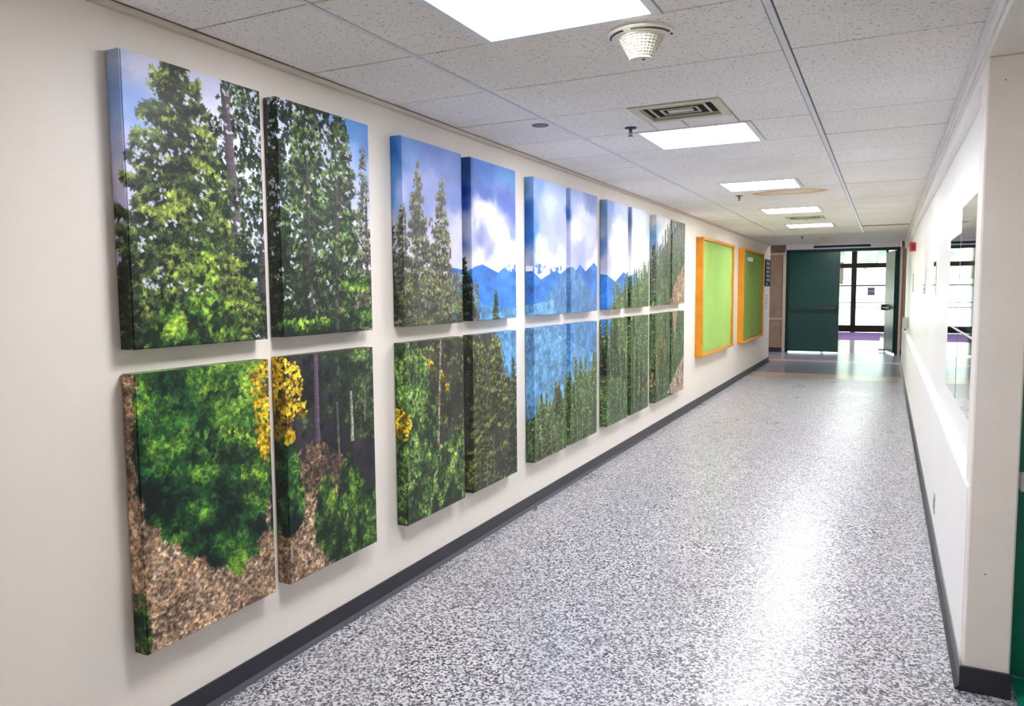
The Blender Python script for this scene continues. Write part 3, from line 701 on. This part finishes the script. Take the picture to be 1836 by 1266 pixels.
# ---------- cross corridor and end wall ----------
ew = struct(box('wall_end', mat('pale_lilac_paint', (214, 204, 208), .55), (-2.24, .27, YE+.02, YE+.26, 2.50, 3.0)))
brown_l = box('brown_wall', BROWN, (-9, -2.27, YE, YE+.25, .10, 2.40), ew)
box('brown_cap', BROWND, (-9, -2.25, YE-.005, YE+.25, 2.44, 2.75), ew)
box('pale_course', TANT, (-9, -2.27, YE-.012, YE+.1, 2.39, 2.44), ew)
box('pale_course', TANT, (-9, -2.27, YE-.02, YE+.1, .80, .84), ew)
box('dark_base', BLACKV, (-9, -2.27, YE-.015, YE+.1, 0, .11), ew)
box('stone_jamb', TANT, (-2.285, -2.215, YE-.03, YE+.26, 0, 2.44), ew)
box('stone_jamb', TANT, (.265, .315, YE-.03, YE+.26, 0, 2.50), ew)
box('brown_wall', BROWN, (.315, 6, YE, YE+.25, .10, 2.50), ew)
box('brown_cap', BROWND, (.29, 6, YE-.005, YE+.25, 2.50, 2.75), ew)
box('dark_base', BLACKV, (.30, 6, YE-.02, YE+.1, 0, .13), ew)
struct(box('ceiling_cross', SOFF, (-9, 6, YEND, YE+.02, 2.76, 2.86)))
struct(box('wall_cross_left', BROWN, (-9.1, -9, YEND, YE, 0, 2.8)))
struct(box('wall_cross_right', BROWN, (6, 6.1, YEND, YE, 0, 2.8)))
struct(box('wall_cross_near', WALL, (-9, XL-.25, YEND-.2, YEND, 0, 2.8)))
struct(box('wall_cross_near_right', WALL, (XU+.11, 6, YEND-.2, YEND, 0, 2.8)))
struct(box('trim_5', SOFF, (XL-.3, XU+.3, YEND-.02, YEND, ZC-.002, 2.8)))
tag(box('sign_strip', GREENF, (-1.60, -.36, YE-.03, YE+.02, 2.535, 2.585), bev=.004), 'long dark green strip fixed on the pale wall above the double doors', 'sign strip')
# double doors
d1 = bpy.data.objects.new('door_1', None); COL.objects.link(d1); d1.location = (-1.0, YE, 0); struct(d1)
box('door_frame', GREENF, (-2.215, -2.16, YE-.02, YE+.16, 0, 2.50), d1, bev=.004)
box('door_frame', GREENF, (.20, .265, YE-.02, YE+.16, 0, 2.50), d1, bev=.004)
box('door_frame', GREENF, (-2.16, .20, YE-.02, YE+.16, 2.435, 2.50), d1, bev=.004)
lf = box('door_leaf', GREEND, (-2.162, -1.005, YE+.03, YE+.08, .03, 2.437), d1, bev=.004)
b = cyl(bmesh.new(), (-2.08, YE-.045, 1.085), (-1.07, YE-.045, 1.085), .02); bx(b, -2.10, -2.05, YE-.05, YE+.035, 1.05, 1.12); obj('panic_bar', b, BRASS, lf)
box('latch_case', BLACK, (-1.09, -1.02, YE-.06, YE+.035, 1.01, 1.16), lf, bev=.006)
# open leaf, swung into the lobby
def rot_bm(bm, ang, piv):
    bmesh.ops.rotate(bm, verts=bm.verts[:], cent=piv, matrix=Matrix.Rotation(ang, 3, 'Z')); return bm
piv = (.185, YE+.06, 0); AN = math.radians(-80.5)
def swing(bm): return rot_bm(bm, AN, piv)
lf2 = obj('door_leaf', swing(bx(bmesh.new(), -.93, .185, YE+.035, YE+.085, .035, 2.43, .004)), GREEND, d1)
b = cyl(bmesh.new(), (-.88, YE-.035, 1.085), (.10, YE-.035, 1.085), .02); obj('panic_bar', swing(b), BRASS, lf2)
b = cyl(bmesh.new(), (-.87, YE-.06, 1.085), (-.87, YE+.03, 1.085), .075, 20); obj('latch_case', swing(b), BLACK, lf2)
b = bx(bmesh.new(), -.92, -.70, YE-.10, YE+.03, .03, .055, .004); obj('door_holder', swing(b), BLACK, lf2)
for z in (.3, 1.2, 2.15):
    obj('hinge', cyl(bmesh.new(), (.192, YE+.10, z-.06), (.192, YE+.10, z+.06), .012), DGREY, lf2)
# ---------- lobby ----------
struct(box('wall_lobby_left', TANT, (-3.5, -3.3, YE+.25, YF, 0, 2.95)))
struct(box('wall_lobby_right', TANT, (1.9, 2.1, YE+.25, YF, 0, 2.95)))
struct(box('ceiling_lobby', SOFF, (-3.5, 2.1, YE+.02, YF+.2, 2.95, 3.1)))
tag(box('entrance_mat', PURPLE, (-2.6, -.14, 24.9, 29.0, .0, .012), bev=.004), 'long purple entrance mat on the lobby floor behind the open door', 'mat')
sf = bpy.data.objects.new('window_1', None); COL.objects.link(sf); sf.location = (-1, YF, 0); struct(sf)
xs = [-3.3, -2.04, -1.04, .0, 1.04, 1.9]
for i, x in enumerate(xs):
    w = .085 if x in (-1.04,) else .04
    box('mullion', BRONZE, (x-w, x+w, YF-.05, YF+.05, 0, 2.95), sf, bev=.004)
box('transom_rail', BRONZE, (-3.3, 1.9, YF-.055, YF+.055, 2.27, 2.43), sf, bev=.004)
box('head_rail', BRONZE, (-3.3, 1.9, YF-.055, YF+.055, 2.86, 2.95), sf, bev=.004)
for xa, xb in zip(xs, xs[1:]):
    bay = box('bottom_rail', BRONZE, (xa, xb, YF-.052, YF+.052, .012, .25), sf, bev=.004)
    box('cross_rail', BRONZE, (xa, xb, YF-.02, YF+.02, 1.625, 1.665), sf, bev=.003)
    for z in (1.06, .886):
        obj('push_rail', cyl(bmesh.new(), (xa, YF-.05, z), (xb, YF-.05, z), .018), BRASS, sf)
    box('pane', GLASS, (xa+.03, xb-.03, YF-.004, YF+.004, .25, 2.27), sf)
    box('pane', GLASS, (xa+.03, xb-.03, YF-.004, YF+.004, 2.43, 2.86), sf)
n1 = tag(box('notice', PAPER, (-.60, -.36, YF-.012, YF-.006, 1.30, 1.58)), 'small notice with violet print taped on the glass of the far entrance', 'notice')
for i in range(5):
    box('print_block', INK, (-.585, -.375, YF-.0135, YF-.012, 1.325+i*.05, 1.325+i*.05+(.036 if i != 2 else .02)), n1)
# ---------- outside ----------
GR = foliage_mat('grass', (190, 204, 172), (222, 226, 208), 3)
b = bmesh.new(); NX, NY = 30, 30; g = [[b.verts.new((-60+i*4, YF+.3+j*3.2, -.05 if j < 1 else -.05+2.3*min(1, (j-1)/14.)**1.1+.15*math.sin(i*1.3)*math.cos(j*.9))) for i in range(NX+1)] for j in range(NY+1)]
for j in range(NY):
    for i in range(NX): b.faces.new((g[j][i], g[j][i+1], g[j+1][i+1], g[j+1][i]))
lawn = struct(obj('ground_outside', b, GR, smooth=True))
FOL = foliage_mat('tree_leaves', (118, 140, 122), (176, 192, 176), 1.2)
BARK = mat('bark', (90, 75, 60), .9)
def tree(x, y, z, h, r, seed, label):
    rr = random.Random(seed); t = thing('leafy_tree', label, 'tree', (x, y, z), 'trees on the slope beyond the entrance')
    obj('trunk', cyl(bmesh.new(), (x, y, z-.3), (x, y, z+h*.5), .18, 8), BARK, t)
    b = bmesh.new()
    for k in range(9):
        c = Vector((x+rr.uniform(-r, r)*.6, y+rr.uniform(-r, r)*.5, z+h*rr.uniform(.3, .85)))
        s = bmesh.ops.create_icosphere(b, subdivisions=3, radius=r*rr.uniform(.4, .62), matrix=Matrix.Translation(c))
        for v in s['verts']:
            d = (v.co-c); v.co = c+d*(1+.16*math.sin(7*d.x+3*d.z+k)+.12*math.cos(9*d.y+5*d.z)+rr.uniform(-.09, .09))
    obj('crown', b, FOL, t)
for i, (x, y, lab) in enumerate(((-20, 70, 'leafy tree on the slope outside, leftmost beyond the entrance glass'), (-11, 66, 'leafy tree outside, second from the left beyond the entrance glass'), (-3.4, 68, 'leafy tree outside seen above the left glass door'), (4.6, 67, 'leafy tree outside seen above the right glass door'), (11, 71, 'leafy tree on the slope outside, rightmost beyond the entrance glass'))):
    tree(x, y, 2.2, 7+(i*53 % 3), 3.4, i, lab)
# ---------- ceiling lights ----------
def_lab = {0: 'nearest and largest-looking square ceiling light, cut by the top of the photo', 4: 'second ceiling light from the camera, just beyond the near air vent',
  8: 'third ceiling light from the camera, beside the brown stained tile', 12: 'fourth ceiling light from the camera, before the far air vent', 16: 'farthest ceiling light, just beyond the far air vent',
  -8: 'square ceiling light in the corridor behind the camera'}
for k in LIGHT_ROWS:
    ya = Y0+k*T; yb = ya+T
    t = thing('ceiling_light', def_lab[k], 'light', (-1.04, (ya+yb)/2, ZC), 'recessed square ceiling lights')
    b = bmesh.new(); f = .032
    bx(b, LX0, LX0+f, ya, yb, ZC-.004, ZC+.018); bx(b, LX1-f, LX1, ya, yb, ZC-.004, ZC+.018)
    bx(b, LX0+f, LX1-f, ya, ya+f*.8, ZC-.004, ZC+.018); bx(b, LX0+f, LX1-f, yb-f*.8, yb, ZC-.004, ZC+.018)
    obj('frame', b, WHITEP, t)
    box('diffuser', EMIT, (LX0+f, LX1-f, ya+f*.8, yb-f*.8, ZC+.002, ZC+.016), t)
# ---------- air vents ----------
for k, lab in ((3, 'near ceiling air vent with dark slots, before the second light'), (14, 'far ceiling air vent, dark between the fourth and fifth lights')):
    ya = Y0+k*T+.004; x0, x1, y1 = -1.22, -.76, ya+.386
    t = thing('air_vent', lab, 'vent', ((x0+x1)/2, (ya+y1)/2, ZC), 'ceiling air vents')
    def ring(bm, x0, x1, y0, y1, w, za, zb, side=(1, 1, 1, 1)):
        if side[0]: bx(bm, x0, x0+w, y0, y1, za, zb)
        if side[1]: bx(bm, x1-w, x1, y0, y1, za, zb)
        if side[2]: bx(bm, x0+w, x1-w, y0, y0+w, za, zb)
        if side[3]: bx(bm, x0+w, x1-w, y1-w, y1, za, zb)
    b = bmesh.new(); ring(b, x0, x1, ya, y1, .045, ZC-.006, ZC+.014); obj('vent_frame', b, mat('vent_cream', (206, 202, 178), .5), t)
    box('duct_opening', mat('duct_black', (16, 15, 14), .9), (x0+.04, x1-.04, ya+.04, y1-.04, ZC+.014, ZC+.018), t)  # near-black sheet behind the louvres
    for q, w_ in ((.084, .012), (.132, .012)):
        b = bmesh.new(); ring(b, x0+q, x1-q, ya+q, y1-q, w_, ZC+.0, ZC+.003); obj('louvre', b, MATS['vent_cream'], t)
    box('centre_plate', MATS['vent_cream'], (x0+.165, x1-.165, ya+.166, y1-.166, ZC+.0, ZC+.004), t)
# ---------- smoke detectors ----------
def smoke(cx, cy, z, lab):
    t = thing('smoke_detector', lab, 'detector', (cx, cy, z), 'caged smoke detectors')
    obj('base_plate', lathe(bmesh.new(), cx, cy, [(.122, z), (.122, z-.010), (.112, z-.016), (.085, z-.018)]), OFFW, t, True)
    for a0, n_ in ((-1.62, 20), (-2.95, 15), (-.02, 3)):
        b = bmesh.new(); rings = []
        for i in range(n_):
            a = a0+i*.075; rings.append([b.verts.new((cx+r_*math.cos(a), cy+r_*math.sin(a), z_)) for r_, z_ in ((.107, z-.0150), (.114, z-.0135), (.114, z-.0175), (.107, z-.0190))])
        for p_, q_ in zip(rings, rings[1:]):
            for i in range(4): b.faces.new((p_[i], p_[(i+1) % 4], q_[(i+1) % 4], q_[i]))
        b.faces.new(rings[0]); b.faces.new(rings[-1][::-1]); obj('base_slot', b, BLACK, t)
    obj('sensor_head', lathe(bmesh.new(), cx, cy, [(.078, z-.018), (.072, z-.030), (.034, z-.088), (.030, z-.088)]), mat('detector_grey', (196, 192, 186), .5), t, True)
    b = bmesh.new(); n = 28
    def R(q): return .079+(.0395-.079)*q
    for i in range(n):
        a = 2*math.pi*i/n
        cyl(b, (cx+R(0)*math.cos(a), cy+R(0)*math.sin(a), z-.020), (cx+R(1)*math.cos(a), cy+R(1)*math.sin(a), z-.092), .0019, 6)
    for j in range(9):
        q = j/8; r = R(q); w = .0055 if j in (0, 8) else .0028
        zq = z-.020-.072*q
        lathe(b, cx, cy, [(r-.002, zq+w/2), (r+.003, zq+w/2), (r+.003, zq-w/2), (r-.002, zq-w/2)], 36)
    obj('guard_cage', b, OFFW, t)
    obj('end_cap', lathe(bmesh.new(), cx, cy, [(.040, z-.089), (.040, z-.093), (.030, z-.0955), (.012, z-.0965)]), OFFW, t, True)
    obj('test_button', lathe(bmesh.new(), cx+.012, cy-.01, [(.006, z-.0955), (.006, z-.0985)], 12), DGREY, t)
smoke(-.825, 2.735, ZC, 'white caged smoke detector on the ceiling beside the nearest light')
smoke(-1.0, 14.75, ZC-.002, 'small far smoke detector on the plain ceiling before the double doors')
# ---------- sprinklers, speaker ----------
for i, (x, y, z, lab) in enumerate(((-1.345, 4.26, ZC, 'dark fire sprinkler head beside the second ceiling light'), (-1.345, 7.83, ZC, 'small fire sprinkler head beside the stained ceiling tile'), (-1.38, 14.5, ZC-.002, 'tiny fire sprinkler head on the plain ceiling near the doors'))):
    t = thing('fire_sprinkler', lab, 'sprinkler', (x, y, z), 'ceiling fire sprinklers')
    obj('escutcheon', lathe(bmesh.new(), x, y, [(.036, z), (.034, z-.004), (.02, z-.007)]), DGREY, t, True)
    b = cyl(bmesh.new(), (x, y, z-.006), (x, y, z-.028), .009, 12)
    cyl(b, (x-.012, y, z-.026), (x, y, z-.046), .0025, 6); cyl(b, (x+.012, y, z-.026), (x, y, z-.046), .0025, 6); obj('sprinkler_body', b, DGREY, t)
    obj('deflector', lathe(bmesh.new(), x, y, [(.015, z-.045), (.016, z-.0475)], 16), DGREY, t)
t = thing('ceiling_speaker', 'small round grey cap in a ceiling tile near the left wall', 'ceiling cap', (-1.755, 3.95, ZC))
obj('cover_plate', lathe(bmesh.new(), -1.775, 3.95, [(.048, ZC+.001), (.046, ZC-.004), (.02, ZC-.007)]), mat('cap_grey', (110, 112, 120), .5), t, True)
# ---------- canvas prints ----------
paint_all()
img = bpy.data.images.new('landscape_print', PW, PH, alpha=False, float_buffer=False)
buf = np.ones((PH, PW, 4), np.float32); buf[..., :3] = np.clip(IMG/255., 0, 1)
img.pixels.foreach_set(buf.ravel()); img.update(); img.pack()
CM = bpy.data.materials.new('printed_canvas'); CM.use_nodes = True; t_ = CM.node_tree; b_ = t_.nodes['Principled BSDF']
b_.inputs['Roughness'].default_value = .42; b_.inputs['Specular IOR Level'].default_value = .3
ti = t_.nodes.new('ShaderNodeTexImage'); ti.image = img; ti.extension = 'EXTEND'
t_.links.new(ti.outputs[0], b_.inputs['Base Color'])
tc_ = t_.nodes.new('ShaderNodeTexCoord'); nn = t_.nodes.new('ShaderNodeTexNoise'); nn.inputs['Scale'].default_value = 500; t_.links.new(tc_.outputs['Object'], nn.inputs['Vector'])
bb_ = t_.nodes.new('ShaderNodeBump'); bb_.inputs['Strength'].default_value = .12; bb_.inputs['Distance'].default_value = .001; t_.links.new(nn.outputs['Fac'], bb_.inputs['Height']); t_.links.new(bb_.outputs['Normal'], b_.inputs['Normal'])
XF, XBK = -2.180, -2.243
def canvas(y0, y1, z0, z1, label):
    bm = bx(bmesh.new(), XBK, XF, y0, y1, z0, z1)
    es = [e for e in bm.edges if all(abs(v.co.x-XF) < 1e-5 for v in e.verts)]
    bmesh.ops.bevel(bm, geom=es, offset=.004, segments=2, affect='EDGES')
    uv = bm.loops.layers.uv.new('UVMap')
    for f in bm.faces:
        n = f.normal
        for l in f.loops:
            c = l.vert.co; dx = XF-c.x; y, z = c.y, c.z
            fn = f.normal
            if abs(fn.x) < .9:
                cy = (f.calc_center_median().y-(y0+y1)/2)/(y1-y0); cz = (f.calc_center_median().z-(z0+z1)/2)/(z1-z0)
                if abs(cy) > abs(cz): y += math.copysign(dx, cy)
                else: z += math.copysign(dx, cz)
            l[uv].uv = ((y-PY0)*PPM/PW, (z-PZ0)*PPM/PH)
    o = obj('canvas_print', bm, CM, loc=(XBK, (y0+y1)/2, z0))
    fr = bmesh.new()
    return tag(o, label, 'canvas print', 'landscape prints on the left wall')
starts = [1.63, 2.307, 3.163, 3.860, 4.728, 5.408, 6.250, 6.948, 7.806, 8.472]
UL = ['upper canvas print nearest the camera, tall fir against a pale sky', 'upper canvas print of dark firs with a corner of blue sky, second from the camera',
 'upper canvas print of three grey spruces under blue sky', 'upper canvas print of a white cloud bank over blue mountains and a tiny spruce',
 'upper canvas print of snowy peaks under lilac sky, fifth from the camera', 'upper canvas print of pointed dark blue peaks under cloud, sixth from the camera',
 'upper canvas print of white cloud above a notch in blue mountains', 'upper canvas print of white cloud with conifers at its foot, eighth from the camera',
 'upper canvas print of a treeline climbing into white sky, ninth from the camera', 'upper canvas print farthest from the camera, grey hillside over bare brown ground']
LL = ['lower canvas print nearest the camera, wide green fir over dry brown grass', 'lower canvas print with yellow leaves, dark trunks and small sunlit firs',
 'lower canvas print of bright green saplings with orange leaves and a thin trunk', 'lower canvas print of dark olive conifers with a strip of blue, fourth from the camera',
 'lower canvas print of a hazy blue valley above green treetops, fifth from the camera', 'lower canvas print of blue haze over a green slope rising right, sixth from the camera',
 'lower canvas print of grey green forest with a little blue at its left', 'lower canvas print of dense grey green trees, eighth from the camera',
 'lower canvas print of slender conifers with thin yellow larches', 'lower canvas print farthest from the camera, green trees beside pale bare ground']
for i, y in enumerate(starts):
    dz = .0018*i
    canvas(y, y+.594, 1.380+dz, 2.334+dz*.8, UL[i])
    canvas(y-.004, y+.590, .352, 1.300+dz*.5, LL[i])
# ---------- bulletin cases ----------
def case(y0, y1, z0, z1, paper, label, note=False):
    x0, x1, w = XL+.001, XL+.098, .045
    t = thing('bulletin_case', label, 'bulletin board', (XL, (y0+y1)/2, z0), 'orange framed bulletin boards')
    box('side_rail', ORANGE, (x0, x1, y0, y0+w, z0, z1), t, bev=.003); box('side_rail', ORANGE, (x0, x1, y1-w, y1, z0, z1), t, bev=.003)
    box('top_rail', ORANGE, (x0, x1+.006, y0-.01, y1+.01, z1, z1+.035), t, bev=.003); box('bottom_rail', ORANGE, (x0, x1+.006, y0-.01, y1+.01, z0-.035, z0), t, bev=.003)
    box('backing', BEIGE, (x0, x0+.015, y0+w, y1-w, z0, z1), t)
    # gently buckled sheet of paper
    b = bmesh.new(); ny, nz_ = 16, 20; ya, yb, za, zb = y0+w+.001, y1-w-.001, z0+.002, z1-.002
    gg = [[b.verts.new((x0+.062+.006*math.sin(i*.9+j*.35)*math.sin(j*.5), ya+(yb-ya)*i/ny, za+(zb-za)*j/nz_)) for i in range(ny+1)] for j in range(nz_+1)]
    for j in range(nz_):
        for i in range(ny): b.faces.new((gg[j][i], gg[j][i+1], gg[j+1][i+1], gg[j+1][i]))
    r_ = bmesh.ops.solidify(b, geom=b.faces[:], thickness=.001)
    pp = obj('paper_lining', b, paper, t, True)
    if note:
        box('paper_scrap', PAPER, (x0+.070, x0+.072, ya+.45, ya+1.05, z1-.16, z1-.09), t)
    return t
case(9.95, 12.20, .70, 2.21, LIME, 'bulletin board lined with light lime paper, nearer the camera')
case(13.10, 15.42, .68, 2.21, GREENP, 'bulletin board lined with darker green paper, nearer the far doors', True)
# ---------- signs on the left wall ----------
t = thing('wall_sign', 'dark green direction sign with pale lettering rows on the left wall past the boards', 'sign', (XL, 16.55, 1.62))
box('sign_board', GREENF, (XL+.001, XL+.022, 16.18, 16.93, 1.62, 2.17), t, bev=.003)
rr = random.Random(3)
for r_ in range(6):
    b = bmesh.new(); y = 16.32; z = 2.085-r_*.085
    for q in range(rr.choice((2, 3, 3, 4))):
        w = rr.uniform(.07, .13); bx(b, XL+.022, XL+.024, y, y+w, z-.020, z+.020); y += w+.03
        if y > 16.82: break
    obj('lettering_row', b, mat('sign_lettering', (150, 185, 170), .5), t)
t = thing('room_plaque', 'narrow white plaque with dark vertical marking below the green sign', 'plaque', (XL, 16.5, 1.07))
box('plaque_plate', PAPER, (XL+.001, XL+.014, 16.28, 16.62, 1.07, 1.50), t, bev=.002)
b = bmesh.new()
for q in range(6): bx(b, XL+.014, XL+.016, 16.40+.02*(q % 2), 16.50+.02*(q % 2), 1.13+q*.055, 1.165+q*.055)
obj('marking', b, mat('navy_print', (44, 42, 70), .6), t)
# ---------- right wall fittings ----------
def panel(y0, y1, z0, z1, label, thick=.008):
    return tag(box('polished_panel', MIRR, (XU-.0005-thick, XU-.0005, y0, y1, z0, z1), bev=.001), label, 'wall panel', 'polished panels on the right wall')
panel(3.60, 4.50, 1.345, 1.965, 'large polished panel on the right wall, upper one next to the pilaster')
panel(3.60, 4.50, .978, 1.335, 'polished panel below the large upper one next to the pilaster')
panel(4.53, 5.22, 1.345, 1.84, 'polished panel on the right wall, upper one farther from the pilaster')
panel(4.53, 5.22, .978, 1.335, 'polished panel on the right wall, lower one farther from the pilaster')
for y, w, lab in ((6.72, .28, 'small square polished plaque on the right wall, first past the large panels'), (8.55, .26, 'small square polished plaque on the right wall, middle of the three'), (12.1, .3, 'small square polished plaque on the right wall, farthest of the three')):
    o = tag(box('wall_plaque', MIRR, (XU-.007, XU-.0005, y, y+w, 1.50, 1.765), bev=.001), lab, 'plaque', 'small plaques on the right wall')
t = thing('wall_outlet', 'grey outlet slot low on the right wall', 'outlet', (XR, 5.17, .2))
box('outlet_plate', mat('outlet_grey', (190, 186, 178), .4), (XR-.006, XR-.0003, 5.13, 5.21, .19, .305), t, bev=.001)
box('socket', DGREY, (XR-.0075, XR-.006, 5.15, 5.19, .215, .28), t)
t = thing('fire_alarm', 'small red fire alarm box high at the far end of the right wall', 'alarm', (XU, 11.9, 2.05))
box('alarm_housing', RED, (XU-.075, XU-.0005, 11.7, 11.9, 2.06, 2.18), t, bev=.006)
box('strobe_lens', mat('red_lens', (150, 12, 18), .15), (XU-.055, XU-.02, 11.692, 11.70, 2.085, 2.15), t, bev=.003)
box('conduit', OFFW, (XU-.03, XU-.0005, 12.4, 12.44, 1.86, 2.06), t)
t = thing('wall_dispenser', 'white rounded dispenser on the right wall near the open door', 'dispenser', (XU, 14.5, .95))
box('dispenser_body', mat('dispenser_white', (206, 218, 210), .35), (XU-.085, XU-.0005, 14.4, 14.56, .86, 1.06), t, bev=.02)
box('drip_nozzle', DGREY, (XU-.055, XU-.025, 14.45, 14.5, .835, .86), t)
# unseen lamps added to brighten the cross corridor, end wall and lobby
for x, y, z, lab in ((-1.0, 18.1, 2.76, 'unseen square light added above the crossing corridor to brighten the end wall'), (-.7, 24.5, 2.95, 'unseen square light added in the middle of the lobby ceiling'), (-5.0, 18.3, 2.76, 'unseen square light added in the side corridor to the left of the doors'), (3.2, 18.3, 2.76, 'unseen square light added in the side corridor to the right of the doors'), (-2.2, 22.3, 2.95, 'unseen square light added in the lobby ceiling behind the closed door')):
    t = thing('added_light', lab, 'light', (x, y, z))
    box('frame', WHITEP, (x-.33, x+.33, y-.33, y+.33, z-.006, z), t); box('diffuser', EMIT, (x-.29, x+.29, y-.29, y+.29, z-.012, z-.006), t)
